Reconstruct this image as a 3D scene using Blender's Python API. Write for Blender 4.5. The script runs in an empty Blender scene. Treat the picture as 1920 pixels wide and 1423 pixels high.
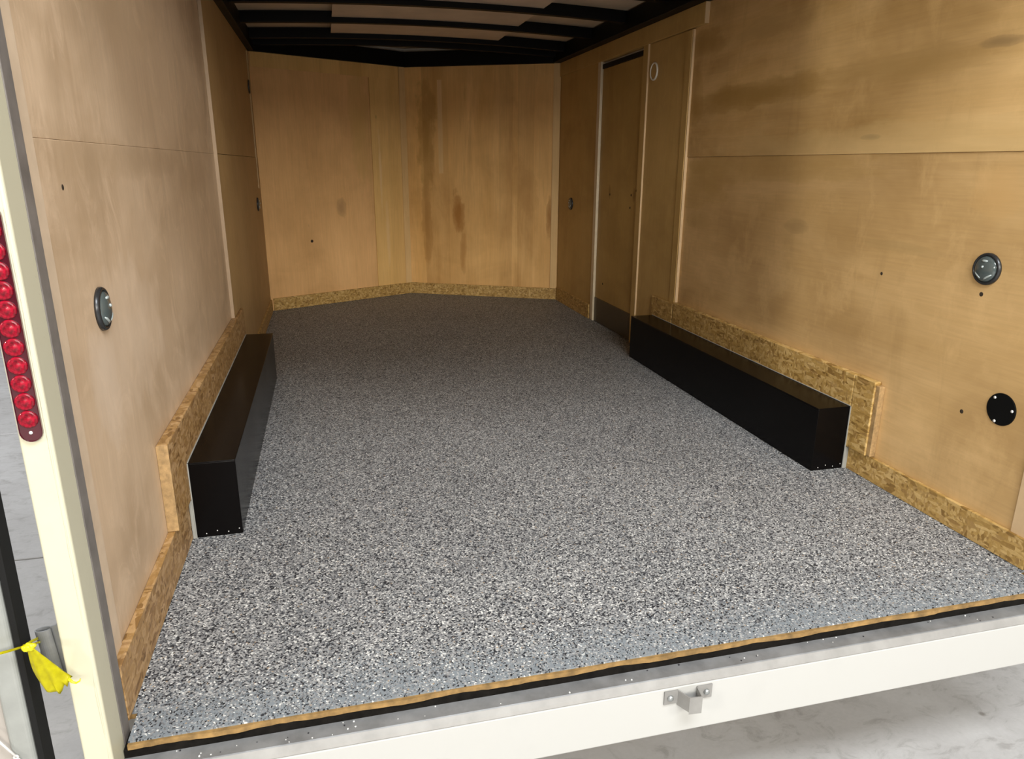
import bpy, bmesh, math, random
from mathutils import Vector, Matrix
random.seed(7)
SC = bpy.context.scene
COL = SC.collection

# ------------------------------------------------------------------ camera
cd = bpy.data.cameras.new('camera')
cam = bpy.data.objects.new('camera', cd)
COL.objects.link(cam)
cd.sensor_fit = 'HORIZONTAL'
cd.sensor_width = 36.0
cd.lens = 36.0 * 1352.04 / 1920.0
cd.clip_start = 0.02
rx, ry, rz = -0.2898, -0.00434, -0.24631
Rm = Matrix.Rotation(rz, 3, 'Z') @ Matrix.Rotation(rx, 3, 'X') @ Matrix.Rotation(ry, 3, 'Y')
M3 = Matrix((Rm.col[0], Rm.col[2], -Rm.col[1])).transposed()
cam.matrix_world = Matrix.Translation((0.49277, -1.33985, 1.12602)) @ M3.to_4x4()
SC.camera = cam

# ------------------------------------------------------------------ light
SC.view_settings.view_transform = 'Standard'
SC.view_settings.look = 'None'
SC.view_settings.exposure = 0.0
SC.view_settings.gamma = 1.0
SC.view_settings.use_curve_mapping = False
world = bpy.data.worlds.new('shop_surroundings')
SC.world = world
world.use_nodes = True
bg = world.node_tree.nodes['Background']
bg.inputs[0].default_value = (1.0, 0.97, 0.93, 1)
bg.inputs[1].default_value = 0.20


def area(name, loc, target, sx, sy, power, col):
    l = bpy.data.lights.new(name, 'AREA')
    l.shape = 'RECTANGLE'
    l.size, l.size_y = sx, sy
    l.energy = power
    l.color = col
    o = bpy.data.objects.new(name, l)
    COL.objects.link(o)
    o.location = loc
    d = Vector(target) - Vector(loc)
    o.rotation_euler = d.to_track_quat('-Z', 'Y').to_euler()
    return o


# shop lamps inferred behind the camera, plus unseen fill lamps added
area('unseen_overhead_lamp', (1.3, -1.9, 3.5), (1.3, -1.3, 0), 2.6, 1.0, 190, (0.96, 0.98, 1.0))
area('unseen_overhead_lamp', (1.2, -7.0, 3.3), (1.2, 0.0, 0.4), 4.0, 1.8, 560, (1.0, 0.95, 0.86))
area('unseen_tall_lamp', (1.0, -9.0, 1.9), (1.2, 0.0, 0.9), 4.0, 2.6, 80, (1.0, 0.96, 0.90))  # unseen tall source, added for the vertical gradient on the nose wall
area('unseen_side_lamp', (-4.2, -2.6, 2.2), (0.3, 0.0, 0.3), 0.3, 0.3, 120, (1.0, 0.95, 0.84))
area('unseen_side_lamp', (5.6, -4.2, 2.6), (1.0, 0.5, 0.6), 0.8, 0.8, 120, (1.0, 0.95, 0.86))  # added fill lamp, brightens the post's inner face and the left wall
area('unseen_overhead_lamp', (-4.2, 3.2, 3.3), (-3.6, 3.2, -0.5), 1.2, 4.0, 260, (0.95, 0.97, 1.0))  # added fill lamp, brightens the ground left of the trailer

# ------------------------------------------------------------------ sizes
W, L, D = 2.40, 4.607, 0.621          # inside width, length to the nose, depth of the nose
H = 1.902
T = 0.012                             # sheet thickness

# ------------------------------------------------------------------ materials


class NT:
    def __init__(s, name):
        s.m = bpy.data.materials.new(name)
        s.m.use_nodes = True
        s.t = s.m.node_tree
        s.b = s.t.nodes['Principled BSDF']

    def n(s, typ, **k):
        nd = s.t.nodes.new(typ)
        for a, v in k.items():
            if a == 'ins':
                for i, val in v.items():
                    if hasattr(val, 'is_output'):
                        s.t.links.new(val, nd.inputs[i])
                    else:
                        nd.inputs[i].default_value = val
            else:
                setattr(nd, a, v)
        return nd

    def link(s, a, b):
        s.t.links.new(a, b)

    def coord(s, scale=(1, 1, 1), rot=(0, 0, 0), loc=(0, 0, 0)):
        tc = s.n('ShaderNodeTexCoord')
        mp = s.n('ShaderNodeMapping', ins={0: tc.outputs['Object'], 1: loc, 2: rot, 3: scale})
        return mp.outputs[0]

    def noise(s, vec, scale, detail=3, rough=0.5, dist=0.0):
        nd = s.n('ShaderNodeTexNoise', ins={'Vector': vec, 'Scale': scale, 'Detail': detail, 'Roughness': rough, 'Distortion': dist})
        return nd.outputs['Fac']

    def ramp(s, fac, stops, interp='LINEAR'):
        nd = s.n('ShaderNodeValToRGB', ins={0: fac})
        cr = nd.color_ramp
        cr.interpolation = interp
        while len(cr.elements) < len(stops):
            cr.elements.new(0.5)
        for e, (p, c) in zip(cr.elements, stops):
            e.position = p
            e.color = (*c, 1) if len(c) == 3 else c
        return nd.outputs[0]

    def mix(s, fac, a, b, mode='MIX'):
        nd = s.n('ShaderNodeMix', data_type='RGBA', blend_type=mode)
        for i, v in ((0, fac), (6, a), (7, b)):
            if hasattr(v, 'is_output'):
                s.link(v, nd.inputs[i])
            else:
                nd.inputs[i].default_value = v if i == 0 else ((*v, 1) if len(v) == 3 else v)
        return nd.outputs[2]

    def math(s, op, a, b=0.0, clamp=False):
        nd = s.n('ShaderNodeMath', operation=op, use_clamp=clamp)
        for i, v in ((0, a), (1, b)):
            if hasattr(v, 'is_output'):
                s.link(v, nd.inputs[i])
            else:
                nd.inputs[i].default_value = v
        return nd.outputs[0]

    def out(s, col=None, rough=None, metal=None, bump=None, bstr=0.2, bdist=0.002, coat=None, coatr=0.1, spec=None):
        for k, v in (('Base Color', col), ('Roughness', rough), ('Metallic', metal), ('Coat Weight', coat), ('Coat Roughness', coatr if coat is not None else None), ('Specular IOR Level', spec)):
            if v is None:
                continue
            if hasattr(v, 'is_output'):
                s.link(v, s.b.inputs[k])
            else:
                s.b.inputs[k].default_value = ((*v, 1) if isinstance(v, tuple) and len(v) == 3 else v)
        if bump is not None:
            bn = s.n('ShaderNodeBump', ins={'Strength': bstr, 'Distance': bdist, 'Height': bump})
            s.link(bn.outputs[0], s.b.inputs['Normal'])
        return s.m


def plain(name, col, rough=0.5, metal=0.0, spec=0.5, var=0.08, vs=14.0, coat=None):
    m = NT(name)
    f = m.noise(m.coord(), vs, 4, 0.6)
    a = tuple(max(0, c * (1 - var)) for c in col)
    b = tuple(min(1, c * (1 + var)) for c in col)
    c = m.ramp(f, [(0.3, a), (0.7, b)])
    r = m.math('ADD', m.math('MULTIPLY', f, 0.12), rough - 0.06)
    return m.out(c, r, metal, spec=spec, coat=coat)


def plywood(name, light, dark, axis, seed, streak=0.5, bands=0.0, blotch=0.5, stain=None, stain_amt=0.0, rough=0.5, spots=(), smudge=0.0):
    """birch sheet: grain runs along axis ('Y' or 'Z')"""
    m = NT(name)
    o = (seed * 3.1, seed * 1.7, seed * 2.3)
    fine = (1.0, 0.05, 1.0) if axis == 'Y' else (1.0, 1.0, 0.05)
    mid = (1.0, 0.22, 1.0) if axis == 'Y' else (1.0, 1.0, 0.16)
    grain = m.noise(m.coord(fine, loc=o), 95, 4, 0.6)
    fig = m.noise(m.coord(mid, loc=o), 5.5, 4, 0.55, 0.6)
    blo = m.noise(m.coord((1, 0.7, 1), loc=o), 2.3, 4, 0.6, 0.4)
    midc = tuple((a + b) / 2 for a, b in zip(light, dark))
    c = m.ramp(fig, [(0.30, dark), (0.48, midc), (0.66, light)])
    c = m.mix(1 - streak, c, midc)
    b = m.ramp(blo, [(0.32, (0.72, 0.68, 0.62)), (0.52, (1, 1, 1)), (0.72, (1.12, 1.13, 1.15))])
    c = m.mix(blotch, c, b, 'MULTIPLY')
    g = m.ramp(grain, [(0.3, (0.88, 0.86, 0.84)), (0.65, (1.04, 1.04, 1.04))])
    c = m.mix(0.6, c, g, 'MULTIPLY')
    if bands > 0:
        sc = (0.001, 1.0, 1.0) if axis == 'Y' else (1.0, 0.001, 0.001)
        if axis == 'Y':
            sc = (0.001, 0.02, 1.0)
        v = m.n('ShaderNodeTexVoronoi', ins={'Vector': m.coord(sc, loc=o), 'Scale': 5.5})
        s_ = m.n('ShaderNodeSeparateColor', ins={0: v.outputs['Color']})
        bd = m.ramp(s_.outputs[0], [(0.0, (0.80, 0.76, 0.70)), (0.5, (1, 1, 1)), (1.0, (1.10, 1.10, 1.08))])
        c = m.mix(bands, c, bd, 'MULTIPLY')
    if stain:
        sm = m.noise(m.coord((1, 1, 0.22), loc=(o[1], o[0], o[2])), 4.2, 5, 0.62, 0.8)
        f = m.ramp(sm, [(0.56, (0, 0, 0)), (0.74, (1, 1, 1))])
        c = m.mix(m.math('MULTIPLY', f, stain_amt), c, stain)
    if smudge > 0:
        sg = m.noise(m.coord((1, 1, 0.7), loc=(o[2], o[0], o[1])), 7.5 if axis == 'Z' else 5.0, 6, 0.7, 0.9 if axis == 'Z' else 0.25)
        c = m.mix(m.math('MULTIPLY', m.ramp(sg, [(0.52, (0, 0, 0)), (0.70, (1, 1, 1))]), smudge), c, tuple(min(1, x * 1.22) for x in light))
        sg2 = m.noise(m.coord((1, 1.6, 0.35), loc=(o[1], o[2], o[0])), 5.0, 5, 0.65, 1.0)
        c = m.mix(m.math('MULTIPLY', m.ramp(sg2, [(0.56, (0, 0, 0)), (0.74, (1, 1, 1))]), smudge * 0.8), c, tuple(x * 0.68 for x in dark))
    if spots:
        # veneer stains and mineral streaks, plus painted highlight streaks: centre, half sizes, colour, strength
        wv = m.n('ShaderNodeTexNoise', ins={'Vector': m.coord((1, 0.35, 1) if axis == 'Y' else (1, 1, 0.5), loc=o), 'Scale': 9.0, 'Detail': 5.0, 'Roughness': 0.6})
        wob = m.n('ShaderNodeVectorMath', operation='SUBTRACT', ins={0: wv.outputs['Color'], 1: (0.5, 0.5, 0.5)})
        for (ax, u, z, ru, rz_, colr, amt) in spots:
            wsc = m.n('ShaderNodeVectorMath', operation='MULTIPLY', ins={0: wob.outputs[0], 1: (ru * 1.8, ru * 1.8, rz_ * 1.8)})
            tc = m.n('ShaderNodeTexCoord')
            pv = m.n('ShaderNodeVectorMath', operation='ADD', ins={0: tc.outputs['Object'], 1: wsc.outputs[0]})
            sx = m.n('ShaderNodeSeparateXYZ', ins={0: pv.outputs[0]})
            du = m.math('DIVIDE', m.math('SUBTRACT', sx.outputs[0 if ax == 'x' else 1], u), ru)
            dz = m.math('DIVIDE', m.math('SUBTRACT', sx.outputs[2], z), rz_)
            d2 = m.math('ADD', m.math('MULTIPLY', du, du), m.math('MULTIPLY', dz, dz))
            f = m.ramp(d2, [(0.0, (1, 1, 1)), (0.45, (0.62, 0.62, 0.62)), (1.0, (0, 0, 0))], 'EASE')
            c = m.mix(m.math('MULTIPLY', f, amt), c, colr)
    kn = m.n('ShaderNodeTexVoronoi', ins={'Vector': m.coord((1, 0.6, 1) if axis == 'Y' else (1, 1, 0.6), loc=o), 'Scale': 2.6})
    kf = m.ramp(kn.outputs['Distance'], [(0.008, (1, 1, 1)), (0.035, (0, 0, 0))])
    c = m.mix(m.math('MULTIPLY', kf, 0.55), c, tuple(x * 0.35 for x in dark))
    return m.out(c, m.math('ADD', m.math('MULTIPLY', grain, 0.2), rough - 0.1), bump=grain, bstr=0.08, bdist=0.001, spec=0.4)


def osb(name, tint=(1, 1, 1)):
    m = NT(name)
    cols = [(0.0, (0.25, 0.140, 0.035)), (0.25, (0.43, 0.265, 0.075)), (0.5, (0.50, 0.32, 0.10)), (0.8, (0.66, 0.46, 0.19)), (1.0, (0.33, 0.19, 0.055))]
    cols = [(p, tuple(a * b for a, b in zip(c, tint))) for p, c in cols]
    outs = []
    for k, (rot, sc) in enumerate((((0.3, 0.5, 0.4), (24, 110, 60)), ((-0.6, -0.3, 1.1), (100, 26, 70)), ((1.1, 0.2, -0.5), (60, 24, 120)))):
        v = m.n('ShaderNodeTexVoronoi', ins={'Vector': m.coord(sc, rot, (k * 7.3, k * 3.1, 1.0)), 'Scale': 1.0})
        s_ = m.n('ShaderNodeSeparateColor', ins={0: v.outputs['Color']})
        outs.append(m.ramp(s_.outputs[0], cols))
    f1 = m.ramp(m.noise(m.coord(), 21, 2), [(0.47, (0, 0, 0)), (0.53, (1, 1, 1))])
    f2 = m.ramp(m.noise(m.coord(loc=(4, 5, 6)), 26, 2), [(0.5, (0, 0, 0)), (0.55, (1, 1, 1))])
    c = m.mix(f1, outs[0], outs[1])
    c = m.mix(f2, c, outs[2])
    g = m.noise(m.coord((3, 1, 1)), 120, 3)
    c = m.mix(0.5, c, m.ramp(g, [(0.3, (0.75, 0.72, 0.68)), (0.7, (1.08, 1.08, 1.08))]), 'MULTIPLY')
    return m.out(c, 0.5, bump=g, bstr=0.2, bdist=0.001)


def flake_floor():
    m = NT('epoxy_flake_floor')
    vec = m.coord()

    def cell(scale, loc):
        v = m.n('ShaderNodeTexVoronoi', voronoi_dimensions='2D', ins={'Vector': m.coord(loc=loc), 'Scale': scale})
        s_ = m.n('ShaderNodeSeparateColor', ins={0: v.outputs['Color']})
        return s_.outputs
    base = (0.20, 0.225, 0.245)
    a = cell(265, (0, 0, 0))
    b = cell(400, (3.3, 1.2, 0))
    pal = [(0.0, (0.020, 0.021, 0.025)), (0.18, (0.055, 0.058, 0.066)), (0.30, (0.155, 0.158, 0.165)), (0.48, (0.26, 0.262, 0.262)), (0.76, (0.39, 0.39, 0.385)), (0.92, (0.66, 0.66, 0.64)), (0.99, (0.36, 0.28, 0.20))]
    ca = m.ramp(a[0], pal, 'CONSTANT')
    cb = m.ramp(b[0], pal, 'CONSTANT')
    # fewer flakes were broadcast in the last hand's breadth before the door sill
    xyz = m.n('ShaderNodeSeparateXYZ', ins={0: vec})
    wob = m.noise(vec, 4.0, 3)
    yy = m.math('ADD', xyz.outputs[1], m.math('MULTIPLY', m.math('SUBTRACT', wob, 0.5), 0.22))
    dens = m.n('ShaderNodeMapRange', ins={0: yy, 1: 0.02, 2: 0.20, 3: 0.24, 4: 0.88}, clamp=True).outputs[0]
    fa = m.math('LESS_THAN', a[1], dens)
    fb = m.math('LESS_THAN', b[1], m.math('MULTIPLY', dens, 0.75))
    c = m.mix(fb, base, cb)
    c = m.mix(fa, c, ca)
    big = m.noise(m.coord(loc=(2, 2, 0)), 1.1, 4, 0.6)
    c = m.mix(0.5, c, m.ramp(big, [(0.3, (0.82, 0.83, 0.84)), (0.7, (1.1, 1.1, 1.1))]), 'MULTIPLY')
    h = m.math('ADD', a[2], m.math('MULTIPLY', b[2], 0.5))
    return m.out(c, 0.62, bump=h, bstr=0.3, bdist=0.0008, coat=0.05, coatr=0.25, spec=0.22)


def concrete():
    m = NT('shop_concrete')
    n1 = m.noise(m.coord(), 1.4, 5, 0.62, 0.5)
    n2 = m.noise(m.coord((1, 1.6, 1)), 9, 5, 0.7, 1.2)
    n3 = m.noise(m.coord(), 90, 3, 0.6)
    c = m.ramp(n1, [(0.3, (0.378, 0.37, 0.365)), (0.55, (0.456, 0.452, 0.447)), (0.75, (0.499, 0.503, 0.516))])
    d = m.ramp(n2, [(0.33, (0.72, 0.71, 0.70)), (0.47, (1, 1, 1)), (0.7, (1.06, 1.06, 1.07))])
    c = m.mix(0.8, c, d, 'MULTIPLY')
    v = m.n('ShaderNodeTexVoronoi', ins={'Vector': m.coord(), 'Scale': 9})
    sp = m.ramp(v.outputs['Distance'], [(0.05, (1, 1, 1)), (0.12, (0, 0, 0))])
    s_ = m.n('ShaderNodeSeparateColor', ins={0: v.outputs['Color']})
    spf = m.math('MULTIPLY', sp, m.math('GREATER_THAN', s_.outputs[0], 0.6))
    c = m.mix(m.math('MULTIPLY', spf, 0.6), c, (0.14, 0.12, 0.10))
    c = m.mix(0.3, c, m.ramp(n3, [(0.3, (0.85, 0.85, 0.85)), (0.7, (1.08, 1.08, 1.08))]), 'MULTIPLY')
    return m.out(c, 0.42, bump=n2, bstr=0.1, spec=0.5)


def painted_white(name, col, dirt=0.25):
    m = NT(name)
    n = m.noise(m.coord((1, 1, 0.5)), 7, 5, 0.7)
    n2 = m.noise(m.coord(), 60, 4, 0.7)
    dk = tuple(c * 0.72 for c in col)
    c = m.mix(m.math('MULTIPLY', m.ramp(n, [(0.55, (0, 0, 0)), (0.8, (1, 1, 1))]), dirt), col, dk)
    c = m.mix(m.math('MULTIPLY', m.ramp(n2, [(0.66, (0, 0, 0)), (0.74, (1, 1, 1))]), dirt * 1.2), c, tuple(x * 0.5 for x in col))
    return m.out(c, 0.38, spec=0.5)


MAT = {}
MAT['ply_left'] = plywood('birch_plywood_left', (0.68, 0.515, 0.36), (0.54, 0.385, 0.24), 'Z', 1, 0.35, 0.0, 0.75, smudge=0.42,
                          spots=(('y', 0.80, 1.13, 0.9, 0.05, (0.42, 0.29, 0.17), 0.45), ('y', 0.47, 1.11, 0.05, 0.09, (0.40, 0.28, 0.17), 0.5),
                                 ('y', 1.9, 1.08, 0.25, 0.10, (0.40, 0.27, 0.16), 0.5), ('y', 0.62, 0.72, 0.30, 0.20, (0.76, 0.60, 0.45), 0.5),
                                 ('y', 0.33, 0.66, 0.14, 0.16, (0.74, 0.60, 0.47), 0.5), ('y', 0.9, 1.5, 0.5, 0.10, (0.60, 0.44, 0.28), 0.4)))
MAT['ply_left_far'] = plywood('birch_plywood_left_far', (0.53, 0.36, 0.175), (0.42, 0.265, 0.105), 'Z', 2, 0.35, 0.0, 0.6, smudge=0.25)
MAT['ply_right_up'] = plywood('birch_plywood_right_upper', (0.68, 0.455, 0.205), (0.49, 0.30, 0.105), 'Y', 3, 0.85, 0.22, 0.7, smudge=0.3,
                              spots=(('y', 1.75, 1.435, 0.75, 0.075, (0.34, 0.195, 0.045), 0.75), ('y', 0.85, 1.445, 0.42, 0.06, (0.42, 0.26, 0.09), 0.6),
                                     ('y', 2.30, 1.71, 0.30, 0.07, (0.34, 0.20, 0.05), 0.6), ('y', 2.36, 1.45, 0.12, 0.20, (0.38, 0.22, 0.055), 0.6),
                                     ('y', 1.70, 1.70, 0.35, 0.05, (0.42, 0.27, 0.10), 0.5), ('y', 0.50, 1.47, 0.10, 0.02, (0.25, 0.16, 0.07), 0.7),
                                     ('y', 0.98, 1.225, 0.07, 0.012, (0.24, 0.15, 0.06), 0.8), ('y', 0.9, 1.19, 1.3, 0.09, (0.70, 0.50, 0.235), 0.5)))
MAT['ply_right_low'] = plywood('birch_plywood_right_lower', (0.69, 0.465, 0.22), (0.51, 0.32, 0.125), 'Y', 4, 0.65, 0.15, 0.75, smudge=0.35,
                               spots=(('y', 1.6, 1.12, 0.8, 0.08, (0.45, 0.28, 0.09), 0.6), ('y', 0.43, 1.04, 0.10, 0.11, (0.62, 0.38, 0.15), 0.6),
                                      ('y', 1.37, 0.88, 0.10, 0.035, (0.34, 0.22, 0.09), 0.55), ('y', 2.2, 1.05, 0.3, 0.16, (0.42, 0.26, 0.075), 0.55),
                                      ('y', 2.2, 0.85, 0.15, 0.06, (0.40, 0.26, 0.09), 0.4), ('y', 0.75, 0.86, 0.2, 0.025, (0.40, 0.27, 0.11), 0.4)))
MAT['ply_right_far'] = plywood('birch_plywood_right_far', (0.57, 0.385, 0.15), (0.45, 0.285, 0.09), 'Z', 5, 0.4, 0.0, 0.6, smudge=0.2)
MAT['ply_nose_left'] = plywood('birch_plywood_nose_left', (0.86, 0.53, 0.24), (0.70, 0.41, 0.165), 'Z', 6, 0.35, 0.2, 0.5,
                               spots=(('x', 0.61, 0.79, 0.05, 0.085, (0.34, 0.20, 0.09), 0.6), ('x', 0.80, 1.40, 0.10, 0.5, (0.58, 0.38, 0.12), 0.5)))
MAT['ply_nose_strip'] = plywood('birch_plywood_nose_strip', (0.84, 0.555, 0.22), (0.70, 0.43, 0.145), 'Z', 7, 0.7, 0.5, 0.3,
                                spots=(('x', 0.955, 1.05, 0.014, 0.45, (0.84, 0.62, 0.34), 0.6), ('x', 1.00, 0.55, 0.02, 0.3, (0.84, 0.60, 0.32), 0.5)))  # pale streaks: a glossy highlight painted into the colour
MAT['ply_nose_right'] = plywood('birch_plywood_nose_right', (0.86, 0.54, 0.215), (0.68, 0.39, 0.13), 'Z', 8, 0.9, 0.7, 0.5, (0.42, 0.20, 0.05), 0.55,
                                spots=(('x', 1.600, 0.72, 0.050, 0.20, (0.36, 0.15, 0.025), 0.85), ('x', 2.315, 0.69, 0.030, 0.19, (0.34, 0.15, 0.03), 0.8),
                                       ('x', 1.36, 1.35, 0.085, 0.50, (0.38, 0.21, 0.045), 0.75), ('x', 1.345, 0.62, 0.05, 0.42, (0.40, 0.20, 0.05), 0.7),
                                       ('x', 1.64, 0.40, 0.03, 0.22, (0.42, 0.20, 0.05), 0.6), ('x', 2.13, 0.90, 0.14, 0.22, (0.50, 0.27, 0.08), 0.5)))
MAT['batten'] = plywood('pale_batten', (0.80, 0.56, 0.27), (0.70, 0.46, 0.20), 'Z', 9, 0.3, 0.0, 0.3)
MAT['veneer_light'] = plywood('pale_veneer', (0.78, 0.53, 0.25), (0.72, 0.47, 0.20), 'Z', 10, 0.3, 0.0, 0.3)
MAT['edge'] = plain('raw_panel_edge', (0.62, 0.44, 0.25), 0.6)
MAT['edge_left'] = plain('worn_panel_edge', (0.62, 0.48, 0.34), 0.6)
MAT['edge_dull'] = plain('dull_panel_edge', (0.40, 0.29, 0.19), 0.6)
MAT['ply_door'] = plywood('birch_plywood_door', (0.50, 0.33, 0.115), (0.39, 0.245, 0.07), 'Z', 11, 0.5, 0.0, 0.6, smudge=0.2,
                         spots=(('y', 0.08, 0.955, 0.03, 0.05, (0.22, 0.12, 0.03), 0.7), ('y', 0.50, 0.95, 0.02, 0.06, (0.22, 0.12, 0.03), 0.7)))
MAT['osb'] = osb('strand_board')
MAT['osb_grey'] = osb('strand_board_weathered', (0.80, 0.74, 0.88))
MAT['osb_end'] = plain('strand_board_cut_edge', (0.36, 0.23, 0.10), 0.65, var=0.3, vs=60)
MAT['floor'] = flake_floor()
MAT['deck'] = plain('plywood_deck_edge', (0.24, 0.145, 0.05), 0.6, var=0.45, vs=30)
MAT['concrete'] = concrete()
MAT['joint'] = plain('dark_joint_filler', (0.06, 0.06, 0.065), 0.8)
MAT['post'] = painted_white('warm_lit_white_post', (0.54, 0.515, 0.385), 0.3)  # white paint tinted cream to carry the warm light on it
MAT['beam'] = painted_white('white_beam_paint', (0.45, 0.45, 0.435), 0.12)
MAT['galv'] = plain('galvanised_steel', (0.21, 0.215, 0.22), 0.5, 0.3, var=0.25)
MAT['galv_light'] = plain('worn_grey_steel', (0.25, 0.245, 0.235), 0.55, 0.15, var=0.15)
MAT['grey_strip'] = plain('grey_frame_strip', (0.20, 0.18, 0.165), 0.5, 0.2, var=0.2)
MAT['black'] = plain('black_steel_paint', (0.004, 0.004, 0.004), 0.5, 0.0, spec=0.12)
MAT['black_box'] = plain('black_gloss_box_paint', (0.003, 0.0025, 0.0025), 0.24, 0.0, spec=0.10, vs=3)
MAT['black_gap'] = plain('black_dirty_angle', (0.007, 0.006, 0.005), 0.8, spec=0.1, var=0.5, vs=40)
MAT['rubber'] = plain('black_rubber', (0.007, 0.007, 0.007), 0.6, spec=0.2)
MAT['caulk'] = plain('white_caulk', (0.30, 0.30, 0.275), 0.5)
MAT['roof_skin'] = plain('roof_skin_metal', (0.62, 0.52, 0.40), 0.5, var=0.15, vs=3)
MAT['roof_panel'] = plain('white_roof_liner', (0.66, 0.56, 0.46), 0.5, var=0.12, vs=4)
MAT['skin'] = plain('white_outer_skin', (0.7, 0.7, 0.68), 0.4)
MAT['lens_white'] = plain('white_plastic_lens', (0.78, 0.76, 0.68), 0.35)
MAT['chrome_dark'] = plain('smoked_chrome_dome', (0.075, 0.095, 0.095), 0.12, 0.0, spec=1.0)
MAT['dome_glint'] = plain('pale_dome_glint', (0.42, 0.48, 0.48), 0.3, 0.2)
MAT['rim_dark'] = plain('dark_rim_metal', (0.05, 0.052, 0.055), 0.28, 0.6)
MAT['hole'] = plain('dark_hole', (0.03, 0.018, 0.008), 0.8)
MAT['screw'] = plain('bright_screw_head', (0.75, 0.75, 0.74), 0.35, 0.3)
MAT['bolt'] = plain('bolt_steel', (0.40, 0.42, 0.42), 0.35, 0.8)
MAT['tan'] = plain('bare_tan_fibre', (0.45, 0.32, 0.20), 0.7, var=0.2)
MAT['door_panel'] = plain('taupe_door_panel', (0.36, 0.33, 0.30), 0.5, var=0.1, vs=5)
MAT['door_frame'] = plain('grey_door_frame', (0.29, 0.30, 0.285), 0.42, 0.1, var=0.1)
MAT['kick'] = plain('dark_kick_plate', (0.075, 0.055, 0.03), 0.35, 0.2)
MAT['alu'] = plain('aluminium_trim', (0.66, 0.56, 0.40), 0.45, 0.1)
MAT['alu'].node_tree.nodes['Principled BSDF'].inputs['Roughness'].default_value = 0.35
mr = NT('red_lens')
MAT['red'] = mr.out(mr.ramp(mr.noise(mr.coord(), 160, 3), [(0.35, (0.10, 0.001, 0.006)), (0.65, (0.34, 0.003, 0.020))]), 0.35, coat=0.35, coatr=0.08, spec=0.2)
mr = NT('dark_red_housing')
MAT['red_dark'] = mr.out((0.055, 0.002, 0.008), 0.16, coat=1.0, coatr=0.05)
mt = NT('yellow_tape')
mt.b.inputs['Transmission Weight'].default_value = 0.0
mt.b.inputs['Subsurface Weight'].default_value = 0.15
mt.b.inputs['Subsurface Radius'].default_value = (0.004, 0.004, 0.001)
MAT['tape'] = mt.out(mt.ramp(mt.noise(mt.coord(), 60, 3), [(0.3, (0.52, 0.46, 0.003)), (0.7, (0.72, 0.67, 0.008))]), 0.3)
MAT['chip_w'] = plain('white_flake', (0.8, 0.8, 0.77), 0.5)
MAT['chip_d'] = plain('dark_flake', (0.03, 0.03, 0.035), 0.5)
MAT['white_rod'] = plain('white_coated_rod', (0.74, 0.72, 0.70), 0.4)

# ------------------------------------------------------------------ mesh helpers


def new_obj(name, bm, mat, parent=None, loc=None, smooth=False):
    me = bpy.data.meshes.new(name)
    bmesh.ops.recalc_face_normals(bm, faces=bm.faces)
    bm.to_mesh(me)
    bm.free()
    for p in me.polygons:
        p.use_smooth = smooth
    for mm in (mat if isinstance(mat, (list, tuple)) else [mat]):
        me.materials.append(MAT[mm])
    o = bpy.data.objects.new(name, me)
    COL.objects.link(o)
    if parent:
        o.parent = parent
    if loc:
        o.location = loc
    return o


def empty(name, loc=(0, 0, 0)):
    o = bpy.data.objects.new(name, None)
    o.empty_display_size = 0.1
    COL.objects.link(o)
    o.location = loc
    return o


def tag(o, label=None, cat=None, group=None, kind=None):
    if label:
        o['label'] = label
    if cat:
        o['category'] = cat
    if group:
        o['group'] = group
    if kind:
        o['kind'] = kind
    return o


def add_prism(bm, pts, z0, z1):
    """pts: xy outline"""
    lo = [bm.verts.new((x, y, z0)) for x, y in pts]
    hi = [bm.verts.new((x, y, z1)) for x, y in pts]
    n = len(pts)
    bm.faces.new(lo[::-1])
    bm.faces.new(hi)
    for i in range(n):
        bm.faces.new((lo[i], lo[(i + 1) % n], hi[(i + 1) % n], hi[i]))
    return lo + hi


def box_bm(x0, x1, y0, y1, z0, z1, bev=0.0, seg=2):
    bm = bmesh.new()
    add_prism(bm, [(x0, y0), (x1, y0), (x1, y1), (x0, y1)], z0, z1)
    if bev > 0:
        bmesh.ops.bevel(bm, geom=list(bm.edges), offset=bev, segments=seg, affect='EDGES', profile=0.5)
    return bm


def box(name, mat, x0, x1, y0, y1, z0, z1, bev=0.0, parent=None, seg=2):
    return new_obj(name, box_bm(x0, x1, y0, y1, z0, z1, bev, seg), mat, parent)


def extrude_yz(name, mat, pts, x0, x1, parent=None, bev=0.0):
    """outline in (y, z) swept along x"""
    bm = bmesh.new()
    a = [bm.verts.new((x0, y, z)) for y, z in pts]
    b = [bm.verts.new((x1, y, z)) for y, z in pts]
    n = len(pts)
    bm.faces.new(a)
    bm.faces.new(b[::-1])
    for i in range(n):
        bm.faces.new((a[i], b[i], b[(i + 1) % n], a[(i + 1) % n]))
    if bev:
        bmesh.ops.bevel(bm, geom=list(bm.edges), offset=bev, segments=2, affect='EDGES')
    return new_obj(name, bm, mat, parent)


def seg_box(name, mat, a, b, s0, s1, z0, z1, t0, t1, parent=None, bev=0.0):
    """box along the wall line a->b (metres s), t = distance towards the inside (left of a->b is negative)"""
    a, b = Vector(a), Vector(b)
    d = (b - a).normalized()
    n = Vector((d.y, -d.x))
    pts = [a + d * s + n * t for s, t in ((s0, t0), (s1, t0), (s1, t1), (s0, t1))]
    bm = bmesh.new()
    add_prism(bm, [(p.x, p.y) for p in pts], z0, z1)
    if bev:
        bmesh.ops.bevel(bm, geom=list(bm.edges), offset=bev, segments=2, affect='EDGES')
    return new_obj(name, bm, mat, parent)


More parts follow.
